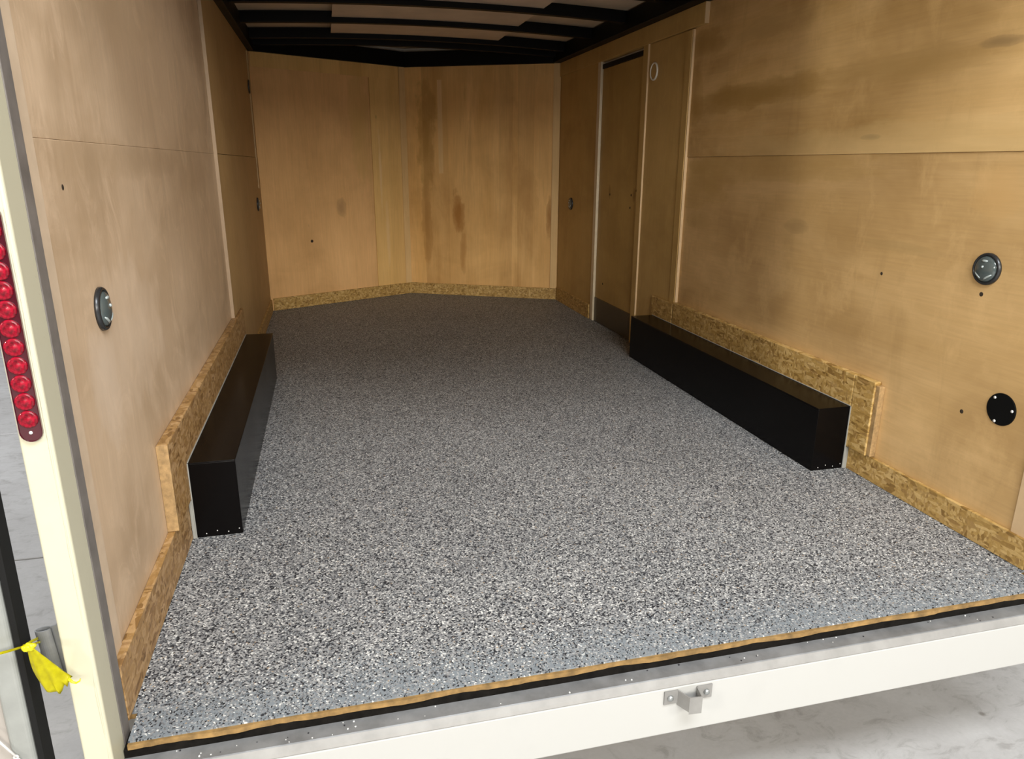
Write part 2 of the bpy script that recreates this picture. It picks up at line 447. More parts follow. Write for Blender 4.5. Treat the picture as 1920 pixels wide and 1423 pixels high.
def lathe_bm(profile, n=40, bm=None, axis='Z', origin=(0, 0, 0)):
    """profile: (radius, height); revolved about axis through origin"""
    bm = bm or bmesh.new()
    rings = []
    for r, h in profile:
        ring = []
        if r <= 1e-6:
            pts = [(0, 0, h)]
        else:
            pts = [(r * math.cos(2 * math.pi * i / n), r * math.sin(2 * math.pi * i / n), h) for i in range(n)]
        for x, y, z in pts:
            if axis == 'X':
                c = (z, x, y)
            elif axis == '-X':
                c = (-z, x, -y)
            elif axis == '-Y':
                c = (x, -z, y)
            else:
                c = (x, y, z)
            ring.append(bm.verts.new(Vector(c) + Vector(origin)))
        rings.append(ring)
    for A, B in zip(rings, rings[1:]):
        for i in range(n):
            j = (i + 1) % n
            if len(A) == 1 and len(B) == 1:
                continue
            if len(A) == 1:
                bm.faces.new((A[0], B[i], B[j]))
            elif len(B) == 1:
                bm.faces.new((A[i], A[j], B[0]))
            else:
                bm.faces.new((A[i], A[j], B[j], B[i]))
    return bm


def tube_bm(pts, r, n=8, bm=None):
    bm = bm or bmesh.new()
    pts = [Vector(p) for p in pts]
    rings = []
    up = Vector((0.13, 0.31, 0.94)).normalized()
    for i, p in enumerate(pts):
        d = (pts[min(i + 1, len(pts) - 1)] - pts[max(i - 1, 0)]).normalized()
        u = d.cross(up).normalized()
        v = d.cross(u)
        rr = r[i] if isinstance(r, (list, tuple)) else r
        rings.append([bm.verts.new(p + (u * math.cos(2 * math.pi * k / n) + v * math.sin(2 * math.pi * k / n)) * rr) for k in range(n)])
    for A, B in zip(rings, rings[1:]):
        for k in range(n):
            bm.faces.new((A[k], A[(k + 1) % n], B[(k + 1) % n], B[k]))
    bm.faces.new(rings[0])
    bm.faces.new(rings[-1])
    return bm


# ------------------------------------------------------------------ ground outside
GZ = -0.55
ground = tag(box('ground', 'joint', -14, 14, -14, 18, GZ - 0.2, GZ - 0.012), 'smooth grey concrete shop floor with dark joints under the trailer', kind='structure')
xs = [-14, -6.2, -0.6, 5.2, 14]
ys = [-14, -6.0, -2.1, 1.915, 3.66, 5.84, 10, 18]
for i in range(len(xs) - 1):
    for j in range(len(ys) - 1):
        g = 0.006 if 0 < j else 0.0
        box('concrete_slab', 'concrete', xs[i] + 0.002, xs[i + 1] - 0.002, ys[j] + g, ys[j + 1] - g, GZ - 0.015, GZ, 0.003, ground, 1)

# ------------------------------------------------------------------ trailer floor
outline = [(0.03, 0.004), (W - 0.03, 0.004), (W - 0.03, 0.09), (W, 0.09), (W, L), (W / 2, L + D), (0, L), (0, 0.09), (0.03, 0.09)]
bm = bmesh.new()
add_prism(bm, outline, -0.003, 0.0)
floor = tag(new_obj('floor', bm, 'floor'), 'grey epoxy trailer floor full of black and white flakes', kind='structure')
# wooden deck under the coating: its rear edge shows, a little ragged
bm = bmesh.new()
front = []
N = 160
for i in range(N + 1):
    x = 0.03 + (W - 0.06) * i / N
    front.append((x, -0.002 + 0.0035 * math.sin(i * 0.37) * math.sin(i * 0.11) + random.uniform(-0.0012, 0.0012)))
add_prism(bm, front + [(W - 0.03, 0.09), (W, 0.09), (W, L), (W / 2, L + D), (0, L), (0, 0.09), (0.03, 0.09)], -0.015, -0.0031)
new_obj('deck_board', bm, 'deck', floor)

# ------------------------------------------------------------------ side walls
XB = 0.015   # the front sheets stand proud of the rear ones
SEAM_Y = 2.40
SEAM_Z = 1.168
wl = tag(box('wall_left', 'skin', -0.045, -T, 0.062, L + 0.02, -0.14, H + 0.112), 'left trailer wall lined with dusty pinkish birch plywood', kind='structure')
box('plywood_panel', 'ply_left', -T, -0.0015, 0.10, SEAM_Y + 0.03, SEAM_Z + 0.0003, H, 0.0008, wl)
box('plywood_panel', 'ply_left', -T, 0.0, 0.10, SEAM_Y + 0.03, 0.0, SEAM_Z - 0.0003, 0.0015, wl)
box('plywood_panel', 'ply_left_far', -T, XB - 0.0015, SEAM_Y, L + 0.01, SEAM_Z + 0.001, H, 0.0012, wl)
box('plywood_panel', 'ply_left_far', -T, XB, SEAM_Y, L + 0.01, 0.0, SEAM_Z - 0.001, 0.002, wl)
box('edge_trim', 'edge_dull', 0.0, XB + 0.001, SEAM_Y - 0.005, SEAM_Y - 0.0005, 0.36, H, 0.001, wl)
box('edge_strip', 'edge_left', -T, 0.003, 0.095, 0.152, 0.0, H, 0.002, wl)
seg_box('corner_strip', 'ply_left_far', (0.0, L), (0.0, 0.0), 0.10, 0.16, 0.95, H - 0.02, -XB - 0.006, -XB + 0.002, wl, 0.001)

wr = tag(box('wall_right', 'skin', W + T, W + 0.045, 0.062, L + 0.02, -0.14, H + 0.112), 'right trailer wall lined with yellowish birch plywood around a side door', kind='structure')
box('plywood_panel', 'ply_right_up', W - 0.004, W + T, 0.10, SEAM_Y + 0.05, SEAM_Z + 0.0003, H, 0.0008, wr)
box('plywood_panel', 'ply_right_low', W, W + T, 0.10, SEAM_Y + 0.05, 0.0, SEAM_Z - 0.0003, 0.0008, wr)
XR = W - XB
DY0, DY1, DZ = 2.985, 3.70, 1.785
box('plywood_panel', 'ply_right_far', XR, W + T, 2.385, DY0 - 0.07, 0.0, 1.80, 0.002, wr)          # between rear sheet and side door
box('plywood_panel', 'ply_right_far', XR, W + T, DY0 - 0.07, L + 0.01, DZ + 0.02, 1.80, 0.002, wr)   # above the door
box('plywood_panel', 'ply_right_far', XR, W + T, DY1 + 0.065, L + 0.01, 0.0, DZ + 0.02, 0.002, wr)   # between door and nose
box('edge_trim', 'edge', XR - 0.001, W, 2.379, 2.3845, 0.36, 1.797, 0.001, wr)
box('batten', 'ply_right_far', XR - 0.005, XR - 0.0003, 2.386, 2.45, 0.36, 1.797, 0.0015, wr)
box('top_batten', 'ply_right_far', XR - 0.012, W, 2.25, L + 0.01, 1.802, H, 0.002, wr)
box('top_batten_end', 'edge', XR - 0.012, W - 0.0035, 2.246, 2.2497, 1.803, H - 0.001, 0.001, wr)
box('edge_strip', 'edge', W - 0.006, W + T, 0.095, 0.163, 0.0, H, 0.002, wr)

# side door
d1 = tag(empty('door_1', (W, DY0, 0)), 'narrow plywood lined side door with dark kick plate in the right wall', kind='structure')
o = -W, -DY0


def dbox(name, mat, x0, x1, y0, y1, z0, z1, bev=0.001):
    return box(name, mat, x0 - W, x1 - W, y0 - DY0, y1 - DY0, z0, z1, bev, d1)


dbox('door_panel', 'ply_door', W - 0.004, W + T, DY0 + 0.004, DY1 - 0.004, 0.18, DZ - 0.030, 0.002)
dbox('kick_plate', 'kick', W - 0.008, W + T, DY0 + 0.004, DY1 - 0.004, 0.004, 0.18, 0.002)
dbox('gasket', 'rubber', W - 0.010, W + T, DY0 + 0.002, DY1 - 0.002, DZ - 0.029, DZ, 0.002)
dbox('jamb_trim', 'ply_right_far', XR - 0.010, W + T, DY0 - 0.068, DY0 - 0.001, 0.0, DZ + 0.019, 0.002)
dbox('jamb_edge', 'edge', XR - 0.0105, XR + 0.004, DY0 - 0.0715, DY0 - 0.0685, 0.2, DZ + 0.018, 0.0008)
dbox('hinge_trim', 'alu', XR - 0.006, W + T, DY1 - 0.001, DY1 + 0.055, 0.0, DZ + 0.019, 0.003)
for (y, z) in ((3.12, 0.86), (3.11, 0.94), (3.03, 0.97), (3.48, 0.93), (3.55, 0.30)):
    new_obj('screw_hole', lathe_bm([(0, 0), (0.008, 0), (0.007, 0.0012), (0, 0.0015)], 12, axis='-X', origin=(-0.004, y - DY0, z)), 'hole', d1)

# ------------------------------------------------------------------ nose walls
A, B, C = (0.0, L), (W / 2, L + D), (W, L)
SL = math.hypot(W / 2, D)
wb = empty('wall_back', (0, 0, 0))
tag(wb, 'pointed nose wall lined with two warm stained plywood faces', kind='structure')
seg_box('outer_skin', 'skin', A, B, -0.02, SL + 0.02, -0.14, H + 0.165, -0.05, -T, wb)
seg_box('outer_skin', 'skin', B, C, -0.02, SL + 0.02, -0.14, H + 0.165, -0.05, -T, wb)
seg_box('plywood_panel', 'ply_nose_left', A, B, 0.0, 1.0, 0.0, H, -T, 0.0, wb, 0.0015)
seg_box('plywood_panel', 'ply_nose_strip', A, B, 1.003, SL, 0.0, H, -T, 0.002, wb, 0.0015)
seg_box('top_batten', 'ply_nose_strip', A, B, 0.02, 1.28, 1.80, H, 0.0025, 0.009, wb, 0.0015)
seg_box('corner_batten', 'batten', A, B, 1.285, SL - 0.005, 0.09, H, 0.0025, 0.012, wb, 0.002)
seg_box('plywood_panel', 'ply_nose_right', B, C, 0.0, SL, 0.0, H, -T, 0.0, wb, 0.0015)
seg_box('corner_batten', 'batten', B, C, SL - 0.075, SL - 0.016, 0.02, H, 0.0005, 0.014, wb, 0.003)
seg_box('veneer_patch', 'veneer_light', B, C, 0.285, 0.325, 1.05, 1.80, 0.0003, 0.0015, wb)
for (s, z, r) in ((0.405, 0.524, 0.012), ):
    a_, b_ = Vector(A), Vector(B)
    d_ = (b_ - a_).normalized()
    p_ = a_ + d_ * s
    h_ = new_obj('knot_hole', lathe_bm([(0, 0), (r, 0), (r * 0.8, 0.001), (0, 0.0012)], 14), 'hole', wb)
    n_ = Vector((d_.y, -d_.x, 0))
    h_.matrix_world = Matrix.Translation((p_.x, p_.y, z)) @ n_.to_track_quat('Z', 'Y').to_matrix().to_4x4()

# knots and nail holes in the rear right sheets
for (y, z, r) in ((0.418, 0.755, 0.007), (0.408, 0.383, 0.007), (0.839, 0.758, 0.006), (0.845, 1.573, 0.007), (0.30, 1.49, 0.008)):
    x_ = W - (0.003 if z > SEAM_Z else 0)
    new_obj('nail_hole', lathe_bm([(0, 0), (r, 0), (r * 0.8, 0.0008), (0, 0.001)], 12, axis='-X', origin=(x_, y, z)), 'hole', wr)
new_obj('nail_hole', lathe_bm([(0, 0), (0.006, 0), (0.005, 0.0008), (0, 0.001)], 12, axis='X', origin=(0, 0.27, 1.08)), 'hole', wl)

# ------------------------------------------------------------------ strand board skirting (baseboards)
bl = tag(empty('baseboard_left', (0, 0.10, 0)), 'golden strand board skirting and wheel well backing along the left wall', kind='structure')


def rel(parent, name, mat, x0, x1, y0, y1, z0, z1, bev=0.0015):
    l = parent.location
    return box(name, mat, x0 - l.x, x1 - l.x, y0 - l.y, y1 - l.y, z0 - l.z, z1 - l.z, bev, parent)


OT = 0.030
rel(bl, 'skirting_board', 'osb_grey', 0.0005, 0.020, 0.066, 0.858, 0.001, 0.132)
rel(bl, 'skirting_board', 'osb', XB + 0.0005, XB + 0.013, 2.66, L - 0.02, 0.001, 0.095)
rel(bl, 'wheel_well_board', 'osb_grey', 0.0005, OT, 0.66, 2.398, 0.133, 0.392, 0.003)
rel(bl, 'wheel_well_board', 'osb_grey', XB + 0.0005, OT, 2.399, 2.66, 0.001, 0.392, 0.003)
rel(bl, 'board_end', 'osb_end', 0.0005, OT + 0.001, 0.655, 0.6598, 0.134, 0.391, 0.001)
br = tag(empty('baseboard_right', (W, 0.10, 0)), 'golden strand board skirting and wheel well backing along the right wall', kind='structure')
rel(br, 'skirting_board', 'osb', W - 0.014, W - 0.0005, 0.095, 0.862, 0.001, 0.092)
rel(br, 'skirting_board', 'osb', XR - 0.013, XR - 0.0005, DY1 + 0.07, L - 0.02, 0.001, 0.112)
rel(br, 'wheel_well_board', 'osb', W - OT, W - 0.0005, 0.862, 2.375, 0.20, 0.377, 0.003)
rel(br, 'wheel_well_board', 'osb', W - OT, XR - 0.0005, 2.386, 2.66, 0.001, 0.368, 0.003)
rel(br, 'upright_board', 'osb', W - OT, W - 0.0005, 0.755, 0.86, 0.093, 0.378, 0.003)
rel(br, 'board_end', 'osb_end', W - OT * 0.8, W - 0.0005, 0.735, 0.7545, 0.096, 0.366, 0.002)
bb = tag(empty('baseboard_back', (W / 2, L + D, 0)), 'golden strand board skirting along the pointed nose wall', kind='structure')


def segrel(parent, *a, **k):
    ob = seg_box(*a, **k)
    ob.parent = parent
    ob.data.transform(Matrix.Translation(-parent.location))
    return ob


segrel(bb, 'skirting_board', 'osb', A, B, 0.035, SL - 0.006, 0.001, 0.098, 0.0025, 0.014, bev=0.0015)
segrel(bb, 'skirting_board', 'osb', B, C, 0.006, SL - 0.018, 0.001, 0.098, 0.0145, 0.024, bev=0.0015)

# ------------------------------------------------------------------ roof
ceiling = tag(empty('ceiling', (0, 0, 0)), 'black steel roof bows below a pale curved roof with a white liner strip', kind='structure')


def zb(x):
    return 1.945 + 0.035 * (1 - ((x - 1.2) / 1.2) ** 2)


def arc_slab(name, mat, x0, x1, y0, y1, lo, hi, parent, n=24, yfun=None):
    bm = bmesh.new()
    rows = []
    for i in range(n + 1):
        x = x0 + (x1 - x0) * i / n
        y1_ = y1 if yfun is None else min(y1, yfun(x))
        zz = zb(x)
        rows.append([bm.verts.new(c) for c in ((x, y0, zz + lo), (x, y1_, zz + lo), (x, y1_, zz + hi), (x, y0, zz + hi))])
    for a_, b_ in zip(rows, rows[1:]):
        for k in range(4):
            bm.faces.new((a_[k], a_[(k + 1) % 4], b_[(k + 1) % 4], b_[k]))
    bm.faces.new(rows[0])
    bm.faces.new(rows[-1][::-1])
    return new_obj(name, bm, mat, parent)


nose = lambda x: L + D * (1 - abs(x - 1.2) / 1.2) + 0.03
arc_slab('roof_skin', 'roof_skin', -0.04, W + 0.04, -0.05, L + 0.02, 0.066, 0.079, ceiling)
arc_slab('roof_skin', 'roof_skin', 0.0, W, L + 0.021, 9, 0.066, 0.079, ceiling, yfun=lambda x: max(L + 0.03, nose(x)))
bow_y = [3.1850 + 0.593 * k for k in range(-5, 4)]
for k, y in enumerate(bow_y):
    y1_ = y
    if y > L:
        continue
    arc_slab('roof_bow', 'black', 0.005, W - 0.005, y1_ - 0.045, y1_, 0.0, 0.065, ceiling)
arc_slab('roof_bow', 'black', 0.005, W - 0.005, L - 0.06, L - 0.01, -0.012, 0.065, ceiling)
edges = [0.0] + [y for y in bow_y if 0 < y < L] + [L - 0.02]
for y0_, y1_ in zip(edges, edges[1:]):
    arc_slab('liner_panel', 'roof_panel', 0.60, 1.80, y0_ + 0.002, y1_ - 0.047, 0.030, 0.036, ceiling)
# black side rails and nose rails
box('side_rail', 'black', -0.03, 0.055, 0.03, L + 0.01, H + 0.0005, H + 0.107, 0.004, ceiling)
box('side_rail', 'black', W - 0.085, W + 0.03, 0.03, L + 0.01, H + 0.0005, H + 0.107, 0.004, ceiling)
seg_box('nose_rail', 'black', A, B, 0.0, SL, H + 0.0005, H + 0.115, -0.04, 0.035, ceiling)
seg_box('nose_rail', 'black', B, C, 0.0, SL, H + 0.0005, H + 0.115, -0.04, 0.035, ceiling)

# ------------------------------------------------------------------ rear frame
RF = -0.055
fr = tag(empty('rear_door_frame', (1.2, RF, -0.19)), 'white painted rear door frame with warm-lit post and white bottom beam', 'door frame')


def frel(name, mat, x0, x1, y0, y1, z0, z1, bev=0.003, seg=2):
    return box(name, mat, x0 - 1.2, x1 - 1.2, y0 - RF, y1 - RF, z0 + 0.19, z1 + 0.19, bev, fr, seg)


ROOF_T = 2.06
frel('corner_post', 'post', -0.03, 0.020, RF, 0.019, -0.185, ROOF_T - 0.1, 0.005, 3)
frel('jamb_strip', 'grey_strip', -0.03, 0.020, 0.0195, 0.060, -0.10, ROOF_T - 0.1, 0.002)
frel('corner_post', 'post', W - 0.020, W + 0.03, RF, 0.019, -0.185, ROOF_T - 0.1, 0.005, 3)
frel('jamb_strip', 'grey_strip', W - 0.020, W + 0.03, 0.0195, 0.060, -0.10, ROOF_T - 0.1, 0.002)
frel('top_header', 'post', -0.03, W + 0.03, RF, 0.060, ROOF_T - 0.1, ROOF_T, 0.005)
# bottom beam, its rounded grey threshold and the dark angle under the deck edge
frel('sill_beam', 'beam', 0.0205, W - 0.0205, RF, -0.004, -0.185, -0.0535, 0.003)
pts = [(-0.001, -0.053), (RF + 0.001, -0.053), (RF + 0.001, -0.0515), (RF + 0.0045, -0.046), (-0.0415, -0.036), (-0.039, -0.0345), (-0.001, -0.0345)]
th = extrude_yz('threshold', ['galv', 'galv_light'], [(y - RF, z + 0.19) for y, z in pts], 0.0205 - 1.2, W - 0.0205 - 1.2, fr)
for p in th.data.polygons:
    if p.center.y < (-0.0405 - RF):
        p.material_index = 1
frel('floor_angle', 'black_gap', 0.021, W - 0.021, 0.0002, 0.055, -0.12, -0.0155, 0.001)
# uneven bead of sealant down the post's rear corner
bm = bmesh.new()
pp = []
for i in range(60):
    z = -0.15 + 2.05 * i / 59
    pp.append((0.0135 - 1.2 + random.uniform(-0.0008, 0.0008), RF + 0.001 - RF + random.uniform(-0.0006, 0.0003), z + 0.19))
new_obj('sealant_bead', tube_bm(pp, [random.uniform(0.0011, 0.0022) for _ in pp], 6, bm), 'post', fr, smooth=True)

# ------------------------------------------------------------------ tail light on the post
tl = tag(empty('tail_light', (-0.0075, RF, 0.680)), 'long red oval tail light strip on the warm-lit rear post', 'light')


def stadium(r, half, n=12):
    pts = []
    for i in range(n + 1):
        a_ = math.pi * i / n
        pts.append((r * math.cos(a_), half + r * math.sin(a_)))
    for i in range(n + 1):
        a_ = math.pi + math.pi * i / n
        pts.append((r * math.cos(a_), -half + r * math.sin(a_)))
    return pts


def stadium_solid(levels, zc):
    """levels: (radius, half length, y) -> lofted solid, closed at both ends"""
    bm = bmesh.new()
    rings = [[bm.verts.new((x, y, zc + z)) for x, z in stadium(r, hh)] for r, hh, y in levels]
    n = len(rings[0])
    for a_, b_ in zip(rings, rings[1:]):
        for i in range(n):
            bm.faces.new((a_[i], a_[(i + 1) % n], b_[(i + 1) % n], b_[i]))
    bm.faces.new(rings[0])
    bm.faces.new(rings[-1][::-1])
    return bm


LEN = 0.385
hl = LEN / 2 - 0.0175
new_obj('housing', stadium_solid([(0.0175, hl, 0.0), (0.0175, hl, -0.005), (0.0165, hl, -0.0065), (0.0160, hl, -0.0065), (0.0156, hl, -0.0045), (0.001, hl, -0.0045)], LEN / 2), 'red_dark', tl, smooth=False)
prof = [(0.0150, 0.0), (0.0149, 0.0016), (0.0135, 0.0028), (0.0112, 0.0034), (0.0095, 0.0026), (0.0062, 0.0030), (0.0036, 0.0042), (0.0, 0.0044)]
led = new_obj('led_lens', lathe_bm(prof, 20, axis='-Y'), 'red', tl, (0, -0.0046, 0.040), True)
for k in range(1, 11):
    c = led.copy()
    COL.objects.link(c)
    c.parent = tl
    c.location = (0, -0.0046, 0.040 + k * 0.0305)
for z in (0.0165, LEN - 0.0165):
    new_obj('lens_screw', lathe_bm([(0.003, 0), (0.0028, 0.001), (0, 0.0018)], 12, axis='-Y'), 'screw', tl, (0, -0.0048, z), True)

# ------------------------------------------------------------------ latch keeper on the bottom beam
KX, KZ = 1.250, -0.096
kp = tag(empty('latch_keeper', (KX, RF, KZ)), 'grey steel latch keeper bracket bolted to the white bottom beam', 'latch')
outl = [(-0.062, -0.0005), (-0.026, -0.0005), (-0.010, -0.030), (0.017, -0.033), (0.022, -0.0005), (0.062, -0.0005)]
th_ = 0.0035
bm = bmesh.new()
path = [Vector((x, y)) for x, y in outl]
inner, outer = [], []
for i, p in enumerate(path):
    d_ = (path[min(i + 1, len(path) - 1)] - path[max(i - 1, 0)]).normalized()
    n_ = Vector((d_.y, -d_.x))
    outer.append(p + n_ * th_)
    inner.append(p)
hk = 0.036
for i in range(len(path) - 1):
    hz0, hz1 = (0.0, hk) if i in (0, 4) else (-0.012 if i == 2 else -0.006, hk - 0.002)
    q = [inner[i], inner[i + 1], outer[i + 1], outer[i]]
    add_prism(bm, [(v.x, v.y) for v in q], hz0, hz1)
new_obj('bracket', bm, 'galv_light', kp)
for x in (-0.047, 0.047):
    new_obj('bolt_head', lathe_bm([(0.0075, 0), (0.0075, 0.002), (0.0065, 0.0045), (0, 0.006)], 16, axis='-Y'), 'bolt', kp, (x, -0.0042, 0.018), True)

# ------------------------------------------------------------------ open rear door, hinge, tape
dr = empty('door_2', (-0.091, -0.058, -0.12))
tag(dr, 'open rear barn door with grey rim and black rubber edge left of the post', kind='structure')


def drel(name, mat, x0, x1, y0, y1, z0, z1, bev=0.002, seg=2, par=dr):
    return box(name, mat, x0, x1, y0, y1, z0, z1, bev, par, seg)


DH = 2.0
drel('edge_gasket', 'rubber', -0.012, 0.0, -0.006, 0.036, 0.0, DH, 0.003)
drel('rim', 'door_frame', -0.052, -0.0125, -0.010, 0.036, 0.0, DH, 0.009, 4)
drel('inner_panel', 'door_panel', -1.15, -0.0525, -0.002, 0.034, 0.0, DH, 0.001)
drel('bare_patch', 'tan', -0.20, -0.060, -0.0032, -0.0022, 0.375, 0.62, 0.0004, 1)
rod = new_obj('holdback_rod', tube_bm([(-0.118, -0.010, 0.325), (-0.041, -0.016, 0.195)], 0.0022, 8), 'white_rod', dr, smooth=True)
for (x, y, z) in ((-0.100, -0.0125, 0.297), (-0.041, -0.016, 0.193), (-0.039, -0.016, 0.185)):
    new_obj('rod_eyelet', lathe_bm([(0.0025, -0.002), (0.0048, -0.001), (0.0048, 0.001), (0.0025, 0.002), (0.0025, -0.002)], 14, axis='-Y', origin=(x, y, z)), 'white_rod', dr, smooth=True)
new_obj('screw', lathe_bm([(0.0045, 0), (0.004, 0.0015), (0, 0.0025)], 12, axis='-Y', origin=(-0.060, -0.0015, 0.345)), 'screw', dr, smooth=True)
dr.rotation_euler = (0, math.radians(0.5), 0)

hg = tag(empty('door_hinge', (-0.048, -0.030, 0.190)), 'galvanised strap hinge with rolled open end beside the warm-lit post', 'hinge')
bm = bmesh.new()
# leaf rolled round an open eye: strip outline in plan, extruded upwards
ctr = []
for i in range(22):
    a_ = math.radians(40 + 300 * i / 21)
    ctr.append(Vector((-0.006 + 0.0115 * math.cos(a_) * 1.15, 0.0075 * math.sin(a_))))
ctr = [Vector((0.0275, 0.0075)), Vector((0.014, 0.0062))] + ctr
ins, outs = [], []
for i, p in enumerate(ctr):
    d_ = (ctr[min(i + 1, len(ctr) - 1)] - ctr[max(i - 1, 0)]).normalized()
    n_ = Vector((d_.y, -d_.x))
    ins.append(p - n_ * 0.0011)
    outs.append(p + n_ * 0.0011)
for i in range(len(ctr) - 1):
    add_prism(bm, [(v.x, v.y) for v in (ins[i], ins[i + 1], outs[i + 1], outs[i])], 0.0, 0.117)
bmesh.ops.remove_doubles(bm, verts=bm.verts, dist=0.00005)
new_obj('hinge_leaf', bm, 'galv', hg)
hg.rotation_euler = (0, math.radians(-4), 0)

# caution tape tied round the hinge: a twisted band to the left, a knot, a hanging fan
tp = tag(empty('caution_tape', (-0.065, -0.085, 0.313)), 'bright yellow plastic tape knotted round the hinge by the post', 'tape')


def ribbon(pts, widths, ups, name, fold=0.0, th=0.0006):
    bm = bmesh.new()
    rows = []
    for p, w, u in zip(pts, widths, ups):
        p, u = Vector(p), Vector(u).normalized()
        row = []
        for k in range(7):
            t = k / 6 - 0.5
            row.append(bm.verts.new(p + u * (w * t) + Vector((0, 1, 0)) * (fold * w * math.sin(t * 9.0))))
        rows.append(row)
    for a_, b_ in zip(rows, rows[1:]):
        for k in range(6):
            bm.faces.new((a_[k], a_[k + 1], b_[k + 1], b_[k]))
    r = bmesh.ops.solidify(bm, geom=list(bm.faces), thickness=th)
    ob = new_obj(name, bm, 'tape', tp, smooth=True)
    return ob


# strands (local to knot)
ribbon([(-0.30, 0.00, -0.030), (-0.16, -0.002, -0.020), (-0.08, -0.004, -0.012), (-0.035, -0.003, -0.006), (0.0, 0.0, 0.0)],
       [0.010, 0.009, 0.007, 0.006, 0.006], [(0, 0.2, 1), (0, 0.5, 1), (0, -0.2, 1), (0, 0.4, 1), (0, 0, 1)], 'strand', 0.3)
ribbon([(-0.30, -0.006, -0.022), (-0.15, -0.006, -0.020), (-0.07, -0.007, -0.009), (-0.03, -0.004, -0.003), (0.0, -0.002, 0.001)],
       [0.007, 0.006, 0.007, 0.006, 0.006], [(0, 0.6, 1), (0, -0.5, 1), (0, 0.7, 1), (0, -0.4, 1), (0, 0, 1)], 'strand', 0.25)
ribbon([(-0.004, 0.0, 0.001), (0.0, 0.012, -0.001), (-0.001, 0.026, -0.008), (-0.004, 0.044, -0.018), (-0.010, 0.062, -0.026)],
       [0.006] * 5, [(0, 0.2, 1)] * 5, 'strand', 0.2)
ribbon([(-0.002, -0.002, -0.004), (0.003, 0.012, -0.007), (0.002, 0.030, -0.017), (-0.004, 0.050, -0.030)],
       [0.005] * 4, [(0, 0.2, 1)] * 4, 'strand', 0.2)
bmk = bmesh.new()
bmesh.ops.create_icosphere(bmk, subdivisions=3, radius=1.0)
for v in bmk.verts:
    n_ = v.co.copy()
    s_ = 1 + 0.18 * math.sin(7 * n_.x + 3 * n_.z) + 0.14 * math.sin(9 * n_.y - 5 * n_.z)
    v.co = Vector((n_.x * 0.0105 * s_, n_.y * 0.007 * s_, n_.z * 0.0075 * s_)) + Vector((0, -0.002, -0.003))
new_obj('knot', bmk, 'tape', tp, smooth=True)
# hanging fan: spread sheet, gathered at the knot, curled hem
bm = bmesh.new()
NU, NV = 22, 18
grid = []
for j in range(NV + 1):
    v = j / NV
    row = []
    for i in range(NU + 1):
        u = i / NU
        left = Vector((-0.003 - 0.004 * v + 0.008 * v ** 3, 0, -0.006 - 0.076 * v ** 0.9))
        right = Vector((0.006 + 0.048 * v, 0, -0.003 - 0.080 * v))
        if v > 0.6:
            left = left + Vector((0.003 * (v - 0.6) / 0.4, 0, -0.008 * (v - 0.6) / 0.4))
        p = left.lerp(right, u)
        p.z -= 0.015 * math.sin(math.pi * u) * v * v
        p.y = -0.004 - 0.008 * math.sin(math.pi * u) * v + 0.0030 * math.sin(u * 13 + 2 * v) * v + 0.006 * v
        if v > 0.8 and u > 0.5:
            p.y -= 0.006 * (v - 0.8) / 0.2 * math.sin((u - 0.5) * 20)
            p.z += 0.004 * (v - 0.8) / 0.2 * math.sin((u - 0.5) * 31)
        row.append(bm.verts.new(p))
    grid.append(row)
for a_, b_ in zip(grid, grid[1:]):
    for i in range(NU):
        bm.faces.new((a_[i], a_[i + 1], b_[i + 1], b_[i]))
bmesh.ops.solidify(bm, geom=list(bm.faces), thickness=0.0005)
new_obj('hanging_tail', bm, 'tape', tp, smooth=True)
new_obj('curled_tip', tube_bm([(0.050, -0.001, -0.080), (0.056, -0.003, -0.087), (0.062, -0.004, -0.089), (0.068, -0.004, -0.086), (0.0695, -0.003, -0.082)], [0.003, 0.0024, 0.0018, 0.0014, 0.001], 8), 'tape', tp, smooth=True)

# ------------------------------------------------------------------ wheel boxes
BH, BW = 0.2536, 0.168


def wheel_box(name, label, side):
    y0, y1 = 0.861, 2.636
    x0, x1 = (OT * 0 + 0.0305, BW) if side < 0 else (W - BW, W - 0.0305)
    root = tag(empty(name, ((x0 + x1) / 2, y0, 0)), label, 'wheel box', 'black wheel boxes')
    hx = (x1 - x0) / 2
    ln = y1 - y0
    box('box_body', 'black_box', -hx, hx, 0.0, ln, 0.0006, BH - 0.004, 0.002, root)
    box('box_lid', 'black_box', -hx - 0.0008, hx + 0.0008, -0.0012, ln + 0.001, BH - 0.0038, BH, 0.0015, root)
    ox = -hx if side < 0 else hx          # wall side
    s = -1 if side < 0 else 1
    xa, xb = sorted((ox - s * 0.0035, ox - s * 0.0012 + s * 0.0016))
    box('caulk_line', 'caulk', xa, xb, 0.0, ln, BH + 0.0001, BH + 0.003, 0.001, root)
    box('caulk_line', 'caulk', *sorted((ox - s * 0.003, ox + s * 0.0004)), -0.006, -0.0013, 0.0008, BH, 0.001, root)
    fx = 0.0099 if side < 0 else 0.0159
    fz = 0.130 if side < 0 else 0.090
    box('caulk_fillet', 'caulk', *sorted((ox + s * 0.0002, ox + s * fx)), -0.0060, 0.03, 0.0006, fz, 0.002, root)
    for k in range(4):
        new_obj('screw', lathe_bm([(0.0019, 0), (0.0016, 0.001), (0, 0.0014)], 10, axis='-Y', origin=(-hx + 0.03 + k * (2 * hx - 0.04) / 3, 0, 0.012 + 0.007 * (k % 2))), 'screw', root, smooth=True)
    return root


wheel_box('wheel_box', 'long black wheel box on the floor along the left wall', -1)
wheel_box('wheel_box', 'long black wheel box on the floor along the right wall below the side door', 1)

# ------------------------------------------------------------------ round wall lights and covers


